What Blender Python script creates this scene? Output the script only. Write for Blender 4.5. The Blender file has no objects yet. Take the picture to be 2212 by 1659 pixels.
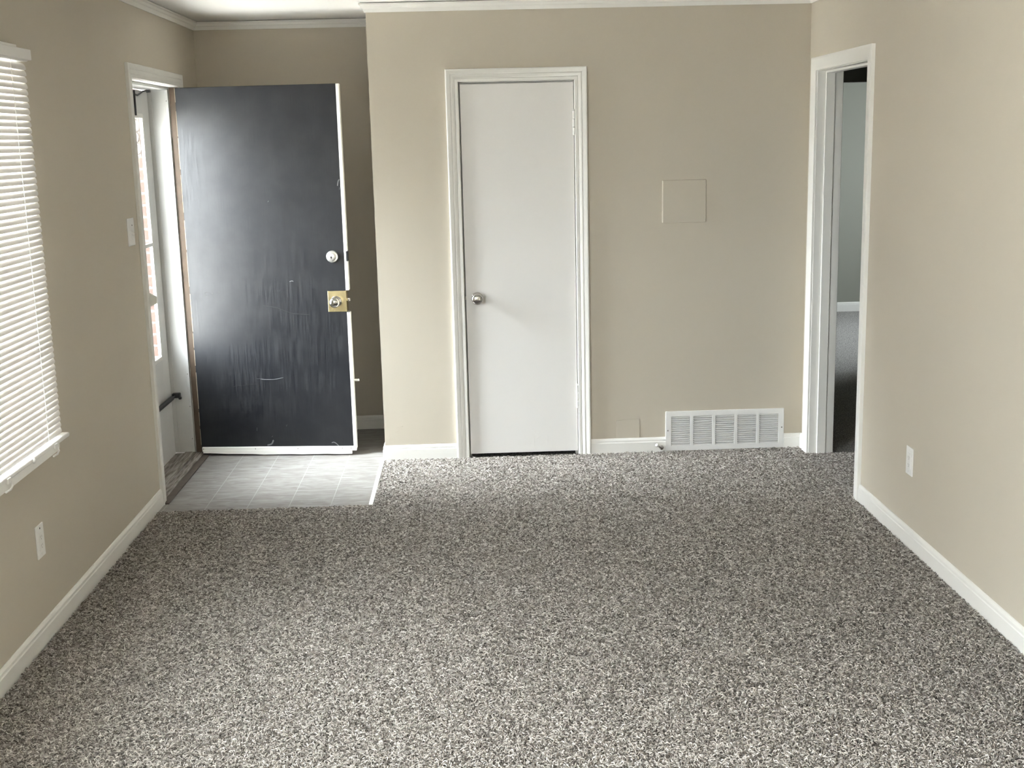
import bpy, bmesh, math, random
import numpy as np
from mathutils import Vector, Matrix

random.seed(4)
rng = np.random.default_rng(11)
SC = bpy.context.scene
COL = SC.collection

# ------------------------------------------------------------------ camera
F_PX, PITCH, ROLL, YAW = 2621.6, 0.198034, -0.024114, 0.030317
CAM = Vector((-0.12024, -6.43395, 1.69132))


def cam_dir(x2, u2, fw):
    c, s = math.cos(ROLL), math.sin(ROLL)
    x, up = c * x2 - s * u2, s * x2 + c * u2
    c, s = math.cos(PITCH), math.sin(PITCH)
    y, z = c * fw + s * up, -s * fw + c * up
    c, s = math.cos(YAW), math.sin(YAW)
    return Vector((c * x + s * y, -s * x + c * y, z))


cd = bpy.data.cameras.new('camera')
cam = bpy.data.objects.new('camera', cd)
COL.objects.link(cam)
R_, U_, Fw_ = cam_dir(1, 0, 0), cam_dir(0, 1, 0), cam_dir(0, 0, 1)
cam.matrix_world = Matrix(((R_.x, U_.x, -Fw_.x, CAM.x), (R_.y, U_.y, -Fw_.y, CAM.y),
                           (R_.z, U_.z, -Fw_.z, CAM.z), (0, 0, 0, 1)))
cd.sensor_fit = 'HORIZONTAL'
cd.sensor_width = 36.0
cd.lens = F_PX / 2212 * 36.0
cd.clip_start, cd.clip_end = 0.05, 200
SC.camera = cam

# ------------------------------------------------------------------ sky, exposure, window portals
w = bpy.data.worlds.new('sky')
SC.world = w
w.use_nodes = True
SKY_BASE, SKY_LOBE, SKY_POW = 14.5, 205.0, 11.0
SKY_DIR = Vector((-0.84, 0.09, 0.54)).normalized()      # hazy bright part of the sky, street side
_nt = w.node_tree
_bg = _nt.nodes['Background']
_bg.inputs[0].default_value = (0.91, 0.945, 1.0, 1)
_tc = _nt.nodes.new('ShaderNodeTexCoord')
_dp = _nt.nodes.new('ShaderNodeVectorMath')
_dp.operation = 'DOT_PRODUCT'
_dp.inputs[1].default_value = SKY_DIR
_nt.links.new(_tc.outputs['Generated'], _dp.inputs[0])
_mx = _nt.nodes.new('ShaderNodeMath')
_mx.operation = 'MAXIMUM'
_mx.inputs[1].default_value = 0.0
_nt.links.new(_dp.outputs['Value'], _mx.inputs[0])
_pw = _nt.nodes.new('ShaderNodeMath')
_pw.operation = 'POWER'
_pw.inputs[1].default_value = SKY_POW
_nt.links.new(_mx.outputs[0], _pw.inputs[0])
_ma = _nt.nodes.new('ShaderNodeMath')
_ma.operation = 'MULTIPLY_ADD'
_ma.inputs[1].default_value = SKY_LOBE
_ma.inputs[2].default_value = SKY_BASE
_nt.links.new(_pw.outputs[0], _ma.inputs[0])
# second, low sky lobe added to brighten the reflection in the front door
ADDED_LOBE, ADDED_LOBE_POW = 38.0, 10.0
ADDED_LOBE_DIR = Vector((-0.44, -0.89, 0.12)).normalized()
_d2 = _nt.nodes.new('ShaderNodeVectorMath')
_d2.operation = 'DOT_PRODUCT'
_d2.inputs[1].default_value = ADDED_LOBE_DIR
_nt.links.new(_tc.outputs['Generated'], _d2.inputs[0])
_m2 = _nt.nodes.new('ShaderNodeMath')
_m2.operation = 'MAXIMUM'
_m2.inputs[1].default_value = 0.0
_nt.links.new(_d2.outputs['Value'], _m2.inputs[0])
_p2 = _nt.nodes.new('ShaderNodeMath')
_p2.operation = 'POWER'
_p2.inputs[1].default_value = ADDED_LOBE_POW
_nt.links.new(_m2.outputs[0], _p2.inputs[0])
_a2 = _nt.nodes.new('ShaderNodeMath')
_a2.operation = 'MULTIPLY_ADD'
_a2.inputs[1].default_value = ADDED_LOBE
_nt.links.new(_p2.outputs[0], _a2.inputs[0])
_nt.links.new(_ma.outputs[0], _a2.inputs[2])
_ma = _a2
_nt.links.new(_ma.outputs[0], _bg.inputs[1])
sund = bpy.data.lights.new('sun', 'SUN')
sund.energy = 100.0
sund.angle = math.radians(2)
sund.color = (1.0, 0.97, 0.93)
suno = bpy.data.objects.new('sun', sund)
suno.rotation_euler = Vector((-0.10, 0.06, -1.0)).to_track_quat('-Z', 'Y').to_euler()
COL.objects.link(suno)
SC.view_settings.view_transform = 'Standard'
SC.view_settings.look = 'None'
SC.view_settings.gamma = 1.0
SC.view_settings.use_curve_mapping = False
SC.view_settings.exposure = -0.22
SC.cycles.max_bounces = 16
SC.cycles.diffuse_bounces = 8
SC.cycles.transparent_max_bounces = 16
SC.cycles.sample_clamp_indirect = 20
SC.cycles.caustics_reflective = False
SC.cycles.caustics_refractive = False


def portal(name, loc, direction, sx, sy):
    d = bpy.data.lights.new(name, 'AREA')
    d.shape = 'RECTANGLE'
    d.size, d.size_y = sx, sy
    d.cycles.is_portal = True
    o = bpy.data.objects.new(name, d)
    o.location = loc
    o.rotation_euler = Vector(direction).to_track_quat('-Z', 'Y').to_euler()
    COL.objects.link(o)


# room frame: x right, y into the picture, z up; closet wall is the plane y = 0
XL, XR, YA, XC = -1.662, 1.661, 0.766, -0.624
HC = 2.392            # ceiling
YB = -7.6             # wall behind the camera
XO = -1.835           # outer face of the street wall
W1 = (-3.95, -2.14, 0.66, 2.01)      # blinded window in the left wall: y0, y1, z0, z1
W2 = (-6.4, -4.15, 0.85, 2.08)        # unseen window added beside the camera for daylight, left wall
W3 = (-0.2, 0.1, 1.0, 1.7)           # unseen window added behind the camera for daylight: x0, x1, z0, z1
DY0, DY1, DZ = -0.657, 0.277, 2.012  # front door opening (jamb faces)

portal('window_portal', (XO - 0.05, (W2[0] + W2[1]) / 2, (W2[2] + W2[3]) / 2), (1, 0, 0), W2[3] - W2[2], W2[1] - W2[0])
portal('window_portal', (XO - 0.05, (W1[0] + W1[1]) / 2, (W1[2] + W1[3]) / 2), (1, 0, 0), W1[3] - W1[2], W1[1] - W1[0])
portal('window_portal', ((W3[0] + W3[1]) / 2, YB - 0.2, (W3[2] + W3[3]) / 2), (0, 1, 0), W3[1] - W3[0], W3[3] - W3[2])
portal('window_portal', (XO - 0.06, -0.19, 1.2), (1, 0, 0), 1.35, 0.66)
portal('window_portal', (4.75, 3.35, 1.4), (-1, 0, 0), 1.4, 1.9)


# ------------------------------------------------------------------ helpers
def N(nt, t, **kw):
    n = nt.nodes.new(t)
    for k, v in kw.items():
        setattr(n, k, v)
    return n


def mat(name, col, rough=0.6, metal=0.0, bump=None, var=None, spec=None, coat=0.0):
    """bump=(scale, strength, distance), var=(scale, amount) colour mottling in object space"""
    m = bpy.data.materials.new(name)
    m.use_nodes = True
    nt = m.node_tree
    b = nt.nodes['Principled BSDF']
    b.inputs['Base Color'].default_value = (*col, 1)
    b.inputs['Roughness'].default_value = rough
    b.inputs['Metallic'].default_value = metal
    if spec is not None:
        b.inputs['Specular IOR Level'].default_value = spec
    b.inputs['Coat Weight'].default_value = coat
    if bump or var:
        tc = N(nt, 'ShaderNodeTexCoord')
    if bump:
        t = N(nt, 'ShaderNodeTexNoise')
        t.inputs['Scale'].default_value = bump[0]
        t.inputs['Detail'].default_value = 3
        nt.links.new(tc.outputs['Object'], t.inputs['Vector'])
        bp = N(nt, 'ShaderNodeBump')
        bp.inputs['Strength'].default_value = bump[1]
        bp.inputs['Distance'].default_value = bump[2]
        nt.links.new(t.outputs['Fac'], bp.inputs['Height'])
        nt.links.new(bp.outputs['Normal'], b.inputs['Normal'])
    if var:
        t = N(nt, 'ShaderNodeTexNoise')
        t.inputs['Scale'].default_value = var[0]
        t.inputs['Detail'].default_value = 4
        nt.links.new(tc.outputs['Object'], t.inputs['Vector'])
        mx = N(nt, 'ShaderNodeMix', data_type='RGBA')
        mx.inputs[6].default_value = (*[c * (1 - var[1]) for c in col], 1)
        mx.inputs[7].default_value = (*[min(1, c * (1 + var[1])) for c in col], 1)
        nt.links.new(t.outputs['Fac'], mx.inputs[0])
        nt.links.new(mx.outputs[2], b.inputs['Base Color'])
    return m


class MB:
    """collects geometry that becomes ONE mesh object"""
    def __init__(s):
        s.bm = bmesh.new()
        s.mi = 0

    def _tag(s, faces):
        for f in faces:
            f.material_index = s.mi

    def box(s, x0, x1, y0, y1, z0, z1, bev=0.0, seg=2, mtx=None):
        t = bmesh.new()
        bmesh.ops.create_cube(t, size=1)
        for v in t.verts:
            v.co = Vector(((x0 + x1) / 2 + v.co.x * (x1 - x0), (y0 + y1) / 2 + v.co.y * (y1 - y0), (z0 + z1) / 2 + v.co.z * (z1 - z0)))
        if bev:
            bmesh.ops.bevel(t, geom=t.edges[:], offset=bev, segments=seg, profile=0.5, affect='EDGES')
        s.merge(t, mtx)
        return s

    def merge(s, t, mtx=None):
        if mtx is not None:
            bmesh.ops.transform(t, matrix=mtx, verts=t.verts)
        mp = {}
        for v in t.verts:
            mp[v] = s.bm.verts.new(v.co)
        for f in t.faces:
            try:
                nf = s.bm.faces.new([mp[v] for v in f.verts])
                nf.material_index = s.mi
            except ValueError:
                pass
        t.free()

    def verts_faces(s, vs, fs):
        vv = [s.bm.verts.new(v) for v in vs]
        for f in fs:
            nf = s.bm.faces.new([vv[i] for i in f])
            nf.material_index = s.mi
        return s

    def lathe(s, prof, mtx, n=32):
        """prof: list of (r, h) about local z; mtx places it"""
        vs, fs = [], []
        for r, h in prof:
            for k in range(n):
                a = 2 * math.pi * k / n
                vs.append(mtx @ Vector((r * math.cos(a), r * math.sin(a), h)))
        for i in range(len(prof) - 1):
            for k in range(n):
                fs.append((i * n + k, i * n + (k + 1) % n, (i + 1) * n + (k + 1) % n, (i + 1) * n + k))
        fs.append(tuple(range((len(prof) - 1) * n, len(prof) * n)))
        fs.append(tuple(reversed(range(n))))
        return s.verts_faces(vs, fs)

    def tube(s, pts, r, n=10):
        pts = [Vector(p) for p in pts]
        rs = r if isinstance(r, (list, tuple)) else [r] * len(pts)
        vs, fs = [], []
        up = Vector((0.13, 0.31, 0.94))
        for i, p in enumerate(pts):
            d = (pts[min(i + 1, len(pts) - 1)] - pts[max(i - 1, 0)]).normalized()
            a = d.cross(up)
            if a.length < 1e-3:
                a = d.cross(Vector((1, 0, 0)))
            a.normalize()
            b = d.cross(a)
            for k in range(n):
                t = 2 * math.pi * k / n
                vs.append(p + a * (rs[i] * math.cos(t)) + b * (rs[i] * math.sin(t)))
        for i in range(len(pts) - 1):
            for k in range(n):
                fs.append((i * n + k, i * n + (k + 1) % n, (i + 1) * n + (k + 1) % n, (i + 1) * n + k))
        fs.append(tuple(reversed(range(n))))
        fs.append(tuple(range((len(pts) - 1) * n, len(pts) * n)))
        return s.verts_faces(vs, fs)

    def ribbon(s, pts, wdt, nrm):
        """thin raised stroke along pts lying on a surface of normal nrm"""
        pts = [Vector(p) for p in pts]
        nrm = Vector(nrm)
        if len(pts) > 2:            # round the stroke off
            q = [pts[0]] + pts + [pts[-1]]
            pts = [0.5 * ((2 * q[i]) + (q[i + 1] - q[i - 1]) * t + (2 * q[i - 1] - 5 * q[i] + 4 * q[i + 1] - q[i + 2]) * t * t
                          + (3 * q[i] - q[i - 1] - 3 * q[i + 1] + q[i + 2]) * t ** 3)
                   for i in range(1, len(q) - 2) for t in (0, 0.2, 0.4, 0.6, 0.8)] + [pts[-1]]
        wdt *= 0.7
        vs = []
        for i, p in enumerate(pts):
            d = (pts[min(i + 1, len(pts) - 1)] - pts[max(i - 1, 0)]).normalized()
            q = d.cross(nrm).normalized() * (wdt / 2 * (0.35 if i in (0, len(pts) - 1) else 1))
            vs += [p + q, p + nrm * 0.0005, p - q]
        fs = []
        for i in range(len(pts) - 1):
            a, b = 3 * i, 3 * i + 3
            fs += [(a, b, b + 1, a + 1), (a + 1, b + 1, b + 2, a + 2)]
        return s.verts_faces(vs, fs)

    def casing(s, prof, a0, a1, z0, z1, fn):
        """mitred three-sided frame; prof (u outwards, w off the wall); fn(a, z, w) -> xyz"""
        vs, fs = [], []
        for u, wd in prof:
            vs += [fn(a0 - u, z0, wd), fn(a0 - u, z1 + u, wd), fn(a1 + u, z1 + u, wd), fn(a1 + u, z0, wd)]
        n = len(prof)
        for i in range(n):
            j = (i + 1) % n
            for k in range(3):
                fs.append((4 * i + k, 4 * i + k + 1, 4 * j + k + 1, 4 * j + k))
        fs.append(tuple(4 * i for i in range(n)))
        fs.append(tuple(4 * i + 3 for i in reversed(range(n))))
        return s.verts_faces(vs, fs)

    def sweep(s, prof, path, side):
        """prof (d off the wall, z); plan path; side = +1 room lies to the left of the path"""
        P = [Vector((p[0], p[1])) for p in path]
        vs, fs = [], []
        n = len(prof)
        for i, p in enumerate(P):
            nn = []
            for a, b in ((i - 1, i), (i, i + 1)):
                if a >= 0 and b < len(P):
                    d = (P[b] - P[a]).normalized()
                    nn.append(Vector((-d.y, d.x)) * side)
            m = sum(nn, Vector((0, 0))) / len(nn)
            m = m / m.length_squared
            for d, z in prof:
                q = p + m * d
                vs.append((q.x, q.y, z))
        for i in range(len(P) - 1):
            for k in range(n):
                l = (k + 1) % n
                fs.append((i * n + k, i * n + l, (i + 1) * n + l, (i + 1) * n + k))
        fs.append(tuple(range(n)))
        fs.append(tuple(reversed(range((len(P) - 1) * n, len(P) * n))))
        return s.verts_faces(vs, fs)

    def build(s, name, mats, parent=None, smooth=False, loc=None):
        bmesh.ops.recalc_face_normals(s.bm, faces=s.bm.faces[:])
        me = bpy.data.meshes.new(name)
        s.bm.to_mesh(me)
        s.bm.free()
        for m in (mats if isinstance(mats, (list, tuple)) else [mats]):
            me.materials.append(m)
        o = bpy.data.objects.new(name, me)
        COL.objects.link(o)
        if smooth:
            for p in me.polygons:
                p.use_smooth = True
            me.set_sharp_from_angle(angle=math.radians(50))
        wn = o.modifiers.new('weighted_normal', 'WEIGHTED_NORMAL')
        wn.keep_sharp = True
        wn.weight = 100
        if loc is not None:
            for v in me.vertices:
                v.co -= Vector(loc)
            o.location = loc
        if parent is not None:
            o.parent = parent
            if loc is None and 'origin' in parent:
                pass
        return o


def tag(o, label, cat, group=None, kind=None):
    o['label'] = label
    o['category'] = cat
    if group:
        o['group'] = group
    if kind:
        o['kind'] = kind
    return o


def root(name, loc, label, cat, group=None, kind=None, rot=(0, 0, 0)):
    o = bpy.data.objects.new(name, None)
    o.location = loc
    o.rotation_euler = rot
    o.empty_display_size = 0.05
    COL.objects.link(o)
    return tag(o, label, cat, group, kind)


def part(mb, name, m, parent, smooth=True, label=None):
    """part whose geometry was given in the thing's local space"""
    o = mb.build(name, m, parent, smooth)
    if label:
        o['label'] = label
    return o


def copy_tree(o, parent=None):
    c = o.copy()
    COL.objects.link(c)
    if parent is not None:
        c.parent = parent
    for ch in list(o.children):
        copy_tree(ch, c)
    return c


RX = Matrix.Rotation(math.pi / 2, 4, 'X')       # local z -> -y (towards the camera)


def at(x, y, z, m=None):
    return Matrix.Translation((x, y, z)) @ (m if m is not None else Matrix.Identity(4))


# ------------------------------------------------------------------ materials
M = {}
PAINT = (0.53, 0.484, 0.404)
M['wall'] = mat('beige_wall_paint', PAINT, 0.75, bump=(260, 0.12, 0.002), var=(3, 0.015), spec=0.25)
M['hall'] = mat('shade_darkened_hall_paint', (0.25, 0.25, 0.215), 0.75, bump=(260, 0.12, 0.002))  # wall paint darkened, shade beyond the doorway put into the colour
M['trim'] = mat('white_trim_paint', (0.80, 0.79, 0.755), 0.38, bump=(40, 0.05, 0.002))
M['trimold'] = mat('aged_white_paint', (0.74, 0.735, 0.70), 0.5, bump=(70, 0.15, 0.002), var=(18, 0.05))
M['ceil'] = mat('ceiling_paint', (0.80, 0.79, 0.77), 0.85, bump=(200, 0.15, 0.002))
M['doorw'] = mat('white_door_paint', (0.77, 0.755, 0.735), 0.42, bump=(12, 0.08, 0.003), var=(2.2, 0.012))
M['plastic'] = mat('white_plastic', (0.80, 0.79, 0.77), 0.35, bump=(60, 0.02, 0.001))
M['metalw'] = mat('white_enamel_metal', (0.79, 0.785, 0.77), 0.4, bump=(60, 0.02, 0.001))
M['storm'] = mat('storm_door_enamel', (0.66, 0.66, 0.65), 0.35, bump=(30, 0.03, 0.001))
M['nickel'] = mat('polished_nickel', (0.62, 0.60, 0.57), 0.16, 1.0, bump=(20, 0.01, 0.001))
M['brass'] = mat('worn_brass', (0.72, 0.62, 0.36), 0.24, 1.0, bump=(35, 0.12, 0.001), var=(30, 0.2))
M['black'] = mat('black_metal', (0.018, 0.018, 0.02), 0.4, 0.2, bump=(50, 0.05, 0.001))
M['dark'] = mat('cavity_shade_black', (0.012, 0.011, 0.010), 0.9, bump=(30, 0.05, 0.001))  # near-black stands in for shade inside the duct and keyhole
M['screw'] = mat('grey_screw', (0.28, 0.27, 0.25), 0.4, 0.7, bump=(30, 0.05, 0.001))
M['brown'] = mat('bare_brown_wood', (0.080, 0.051, 0.029), 0.6, bump=(90, 0.25, 0.002), var=(14, 0.45))
M['jamb'] = mat('jamb_old_paint', (0.50, 0.50, 0.485), 0.5, bump=(70, 0.15, 0.002), var=(18, 0.06))
M['chip'] = mat('chipped_paint_edge', (0.30, 0.25, 0.18), 0.7, bump=(90, 0.3, 0.002), var=(40, 0.25))
M['rubber'] = mat('rubber_tip', (0.70, 0.68, 0.64), 0.7, bump=(40, 0.05, 0.001))
M['concrete'] = mat('porch_concrete', (0.58, 0.57, 0.55), 0.9, bump=(20, 0.3, 0.01), var=(3, 0.15))
M['scratch'] = mat('pale_scratch', (0.13, 0.13, 0.135), 0.7, bump=(60, 0.1, 0.001))
M['scratch2'] = mat('faint_scratch', (0.022, 0.021, 0.021), 0.6, bump=(60, 0.1, 0.001))


def glass_mat():
    m = bpy.data.materials.new('clear_pane_glass')
    m.use_nodes = True
    nt = m.node_tree
    nt.nodes.remove(nt.nodes['Principled BSDF'])
    out = nt.nodes['Material Output']
    tr = N(nt, 'ShaderNodeBsdfTransparent')
    tr.inputs[0].default_value = (0.94, 0.96, 0.955, 1)
    gl = N(nt, 'ShaderNodeBsdfGlossy')
    gl.inputs['Roughness'].default_value = 0.02
    mx = N(nt, 'ShaderNodeMixShader')
    fr = N(nt, 'ShaderNodeFresnel')
    fr.inputs[0].default_value = 1.35
    ge = N(nt, 'ShaderNodeNewGeometry')
    su = N(nt, 'ShaderNodeMath', operation='SUBTRACT')
    su.inputs[0].default_value = 1.0
    nt.links.new(ge.outputs['Backfacing'], su.inputs[1])
    mu = N(nt, 'ShaderNodeMath', operation='MULTIPLY')
    nt.links.new(fr.outputs[0], mu.inputs[0])
    nt.links.new(su.outputs[0], mu.inputs[1])
    nt.links.new(mu.outputs[0], mx.inputs[0])
    nt.links.new(tr.outputs[0], mx.inputs[1])
    nt.links.new(gl.outputs[0], mx.inputs[2])
    nt.links.new(mx.outputs[0], out.inputs[0])
    return m


M['glass'] = glass_mat()


def slat_mat():
    m = bpy.data.materials.new('translucent_slat_vinyl')
    m.use_nodes = True
    nt = m.node_tree
    b = nt.nodes['Principled BSDF']
    b.inputs['Base Color'].default_value = (0.82, 0.80, 0.775, 1)
    b.inputs['Roughness'].default_value = 0.4
    t = N(nt, 'ShaderNodeBsdfTranslucent')
    t.inputs[0].default_value = (0.82, 0.78, 0.74, 1)
    no = N(nt, 'ShaderNodeTexNoise')
    no.inputs['Scale'].default_value = 7
    mr = N(nt, 'ShaderNodeMapRange')
    mr.inputs[3].default_value, mr.inputs[4].default_value = 0.045, 0.06
    nt.links.new(no.outputs['Fac'], mr.inputs[0])
    mx = N(nt, 'ShaderNodeMixShader')
    nt.links.new(mr.outputs[0], mx.inputs[0])
    nt.links.new(b.outputs[0], mx.inputs[1])
    nt.links.new(t.outputs[0], mx.inputs[2])
    nt.links.new(mx.outputs[0], nt.nodes['Material Output'].inputs[0])
    return m


M['slat'] = slat_mat()


def carpet_base_mat(name, lo, hi):
    m = bpy.data.materials.new(name)
    m.use_nodes = True
    nt = m.node_tree
    b = nt.nodes['Principled BSDF']
    b.inputs['Roughness'].default_value = 1.0
    b.inputs['Specular IOR Level'].default_value = 0.0
    tc = N(nt, 'ShaderNodeTexCoord')
    no = N(nt, 'ShaderNodeTexNoise')
    no.inputs['Scale'].default_value = 140
    no.inputs['Detail'].default_value = 3
    nt.links.new(tc.outputs['Object'], no.inputs['Vector'])
    cr = N(nt, 'ShaderNodeValToRGB')
    e = cr.color_ramp.elements
    e[0].position, e[0].color = 0.36, (*lo, 1)
    e[1].position, e[1].color = 0.64, (*hi, 1)
    nt.links.new(no.outputs['Fac'], cr.inputs[0])
    nt.links.new(cr.outputs[0], b.inputs['Base Color'])
    bp = N(nt, 'ShaderNodeBump')
    bp.inputs['Strength'].default_value = 1.0
    bp.inputs['Distance'].default_value = 0.006
    nt.links.new(no.outputs['Fac'], bp.inputs['Height'])
    nt.links.new(bp.outputs[0], b.inputs['Normal'])
    return m


M['carpet'] = carpet_base_mat('carpet_backing', (0.05, 0.045, 0.04), (0.33, 0.305, 0.28))
M['carpet2'] = carpet_base_mat('lightened_hall_carpet', (0.18, 0.175, 0.17), (0.62, 0.60, 0.58))  # no pile here; colour also lightened to stand for window light


def pile_mat():
    m = bpy.data.materials.new('carpet_yarn')
    m.use_nodes = True
    nt = m.node_tree
    b = nt.nodes['Principled BSDF']
    b.inputs['Roughness'].default_value = 0.9
    b.inputs['Specular IOR Level'].default_value = 0.1
    hi = N(nt, 'ShaderNodeHairInfo')
    cr = N(nt, 'ShaderNodeValToRGB')
    e = cr.color_ramp.elements
    e[0].position, e[0].color = 0.0, (0.07, 0.061, 0.052, 1)
    e[1].position, e[1].color = 1.0, (0.64, 0.605, 0.56, 1)
    for p, c in ((0.2, (0.155, 0.137, 0.121)), (0.45, (0.27, 0.246, 0.223)), (0.8, (0.40, 0.37, 0.338))):
        k = e.new(p)
        k.color = (*c, 1)
    nt.links.new(hi.outputs['Random'], cr.inputs[0])
    nt.links.new(cr.outputs[0], b.inputs['Base Color'])
    return m


M['pile'] = pile_mat()


def lino_mat():
    m = bpy.data.materials.new('stone_look_vinyl')
    m.use_nodes = True
    nt = m.node_tree
    b = nt.nodes['Principled BSDF']
    b.inputs['Roughness'].default_value = 0.42
    tc = N(nt, 'ShaderNodeTexCoord')
    mp = N(nt, 'ShaderNodeMapping')
    mp.inputs['Scale'].default_value = (4, 13, 1)
    nt.links.new(tc.outputs['Object'], mp.inputs['Vector'])
    no = N(nt, 'ShaderNodeTexNoise')
    no.inputs['Scale'].default_value = 2.2
    no.inputs['Detail'].default_value = 6
    no.inputs['Distortion'].default_value = 1.2
    nt.links.new(mp.outputs[0], no.inputs['Vector'])
    cr = N(nt, 'ShaderNodeValToRGB')
    e = cr.color_ramp.elements
    e[0].position, e[0].color = 0.3, (0.17, 0.155, 0.137, 1)
    e[1].position, e[1].color = 0.68, (0.29, 0.28, 0.268, 1)
    nt.links.new(no.outputs['Fac'], cr.inputs[0])
    br = N(nt, 'ShaderNodeTexBrick')
    br.offset = 0.5
    br.inputs['Scale'].default_value = 1.0
    br.inputs['Brick Width'].default_value = 0.30
    br.inputs['Row Height'].default_value = 0.20
    br.inputs['Mortar Size'].default_value = 0.0022
    br.inputs['Color1'].default_value = (1, 1, 1, 1)
    br.inputs['Color2'].default_value = (1, 1, 1, 1)
    br.inputs['Mortar'].default_value = (0, 0, 0, 1)
    mp2 = N(nt, 'ShaderNodeMapping')
    mp2.inputs['Rotation'].default_value = (0, 0, math.pi / 2)
    mp2.inputs['Location'].default_value = (0.05, 0.033, 0)
    nt.links.new(tc.outputs['Object'], mp2.inputs['Vector'])
    nt.links.new(mp2.outputs[0], br.inputs['Vector'])
    mx = N(nt, 'ShaderNodeMix', data_type='RGBA')
    mx.inputs[6].default_value = (0.34, 0.333, 0.32, 1)
    nt.links.new(br.outputs['Color'], mx.inputs[0])
    nt.links.new(cr.outputs[0], mx.inputs[7])
    nt.links.new(mx.outputs[2], b.inputs['Base Color'])
    return m


M['lino'] = lino_mat()


def wood_mat():
    m = bpy.data.materials.new('weathered_threshold_wood')
    m.use_nodes = True
    nt = m.node_tree
    b = nt.nodes['Principled BSDF']
    b.inputs['Roughness'].default_value = 0.75
    tc = N(nt, 'ShaderNodeTexCoord')
    mp = N(nt, 'ShaderNodeMapping')
    mp.inputs['Scale'].default_value = (60, 5, 10)
    nt.links.new(tc.outputs['Object'], mp.inputs['Vector'])
    no = N(nt, 'ShaderNodeTexNoise')
    no.inputs['Scale'].default_value = 1.6
    no.inputs['Detail'].default_value = 5
    nt.links.new(mp.outputs[0], no.inputs['Vector'])
    cr = N(nt, 'ShaderNodeValToRGB')
    e = cr.color_ramp.elements
    e[0].position, e[0].color = 0.33, (0.10, 0.08, 0.06, 1)
    e[1].position, e[1].color = 0.66, (0.36, 0.33, 0.30, 1)
    nt.links.new(no.outputs['Fac'], cr.inputs[0])
    nt.links.new(cr.outputs[0], b.inputs['Base Color'])
    return m


M['thresh'] = wood_mat()


def brick_mat():
    m = bpy.data.materials.new('red_brick')
    m.use_nodes = True
    nt = m.node_tree
    b = nt.nodes['Principled BSDF']
    b.inputs['Roughness'].default_value = 0.85
    tc = N(nt, 'ShaderNodeTexCoord')
    sp = N(nt, 'ShaderNodeSeparateXYZ')
    cb = N(nt, 'ShaderNodeCombineXYZ')
    nt.links.new(tc.outputs['Object'], sp.inputs[0])
    nt.links.new(sp.outputs[0], cb.inputs[0])
    nt.links.new(sp.outputs[2], cb.inputs[1])
    br = N(nt, 'ShaderNodeTexBrick')
    br.inputs['Scale'].default_value = 1.0
    br.inputs['Brick Width'].default_value = 0.2
    br.inputs['Row Height'].default_value = 0.066
    br.inputs['Mortar Size'].default_value = 0.006
    br.inputs['Color1'].default_value = (0.052, 0.025, 0.017, 1)
    br.inputs['Color2'].default_value = (0.045, 0.023, 0.017, 1)
    br.inputs['Mortar'].default_value = (0.10, 0.088, 0.078, 1)
    nt.links.new(cb.outputs[0], br.inputs['Vector'])
    nt.links.new(br.outputs['Color'], b.inputs['Base Color'])
    return m


M['brick'] = brick_mat()


def door_paint_mat():
    """dark navy slab door: worn vertical brush streaks in colour and gloss"""
    m = bpy.data.materials.new('worn_navy_door_paint')
    m.use_nodes = True
    nt = m.node_tree
    b = nt.nodes['Principled BSDF']
    tc = N(nt, 'ShaderNodeTexCoord')
    mp = N(nt, 'ShaderNodeMapping')
    mp.inputs['Scale'].default_value = (150, 5, 4.0)
    nt.links.new(tc.outputs['Object'], mp.inputs['Vector'])
    no = N(nt, 'ShaderNodeTexNoise')
    no.inputs['Scale'].default_value = 1.5
    no.inputs['Detail'].default_value = 4
    no.inputs['Roughness'].default_value = 0.6
    nt.links.new(mp.outputs[0], no.inputs['Vector'])
    n2 = N(nt, 'ShaderNodeTexNoise')
    n2.inputs['Scale'].default_value = 9.0
    n2.inputs['Detail'].default_value = 3
    nt.links.new(tc.outputs['Object'], n2.inputs['Vector'])
    mu = N(nt, 'ShaderNodeMath', operation='MULTIPLY')
    nt.links.new(no.outputs['Fac'], mu.inputs[0])
    nt.links.new(n2.outputs['Fac'], mu.inputs[1])
    cr = N(nt, 'ShaderNodeValToRGB')
    e = cr.color_ramp.elements
    e[0].position, e[0].color = 0.19, (0.0018, 0.0024, 0.005, 1)
    e[1].position, e[1].color = 0.36, (0.010, 0.0105, 0.013, 1)
    nt.links.new(mu.outputs[0], cr.inputs[0])
    nt.links.new(cr.outputs[0], b.inputs['Base Color'])
    mr = N(nt, 'ShaderNodeMapRange')
    mr.inputs[1].default_value, mr.inputs[2].default_value = 0.42, 0.60
    mr.inputs[3].default_value, mr.inputs[4].default_value = 0.36, 0.54
    nt.links.new(no.outputs['Fac'], mr.inputs[0])
    nt.links.new(mr.outputs[0], b.inputs['Roughness'])
    n3 = N(nt, 'ShaderNodeTexNoise')
    n3.inputs['Scale'].default_value = 0.4
    n3.inputs['Detail'].default_value = 1
    nt.links.new(mp.outputs[0], n3.inputs['Vector'])
    bp = N(nt, 'ShaderNodeBump')
    bp.inputs['Strength'].default_value = 0.10
    bp.inputs['Distance'].default_value = 0.001
    nt.links.new(n3.outputs['Fac'], bp.inputs['Height'])
    nt.links.new(bp.outputs[0], b.inputs['Normal'])
    b.inputs['Specular IOR Level'].default_value = 0.5
    return m


M['navy'] = door_paint_mat()

# ------------------------------------------------------------------ room shell
TH = 0.12


def struct(mb, name, m, label, cat, smooth=False):
    return tag(mb.build(name, m, None, smooth), label, cat, kind='structure')


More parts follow.
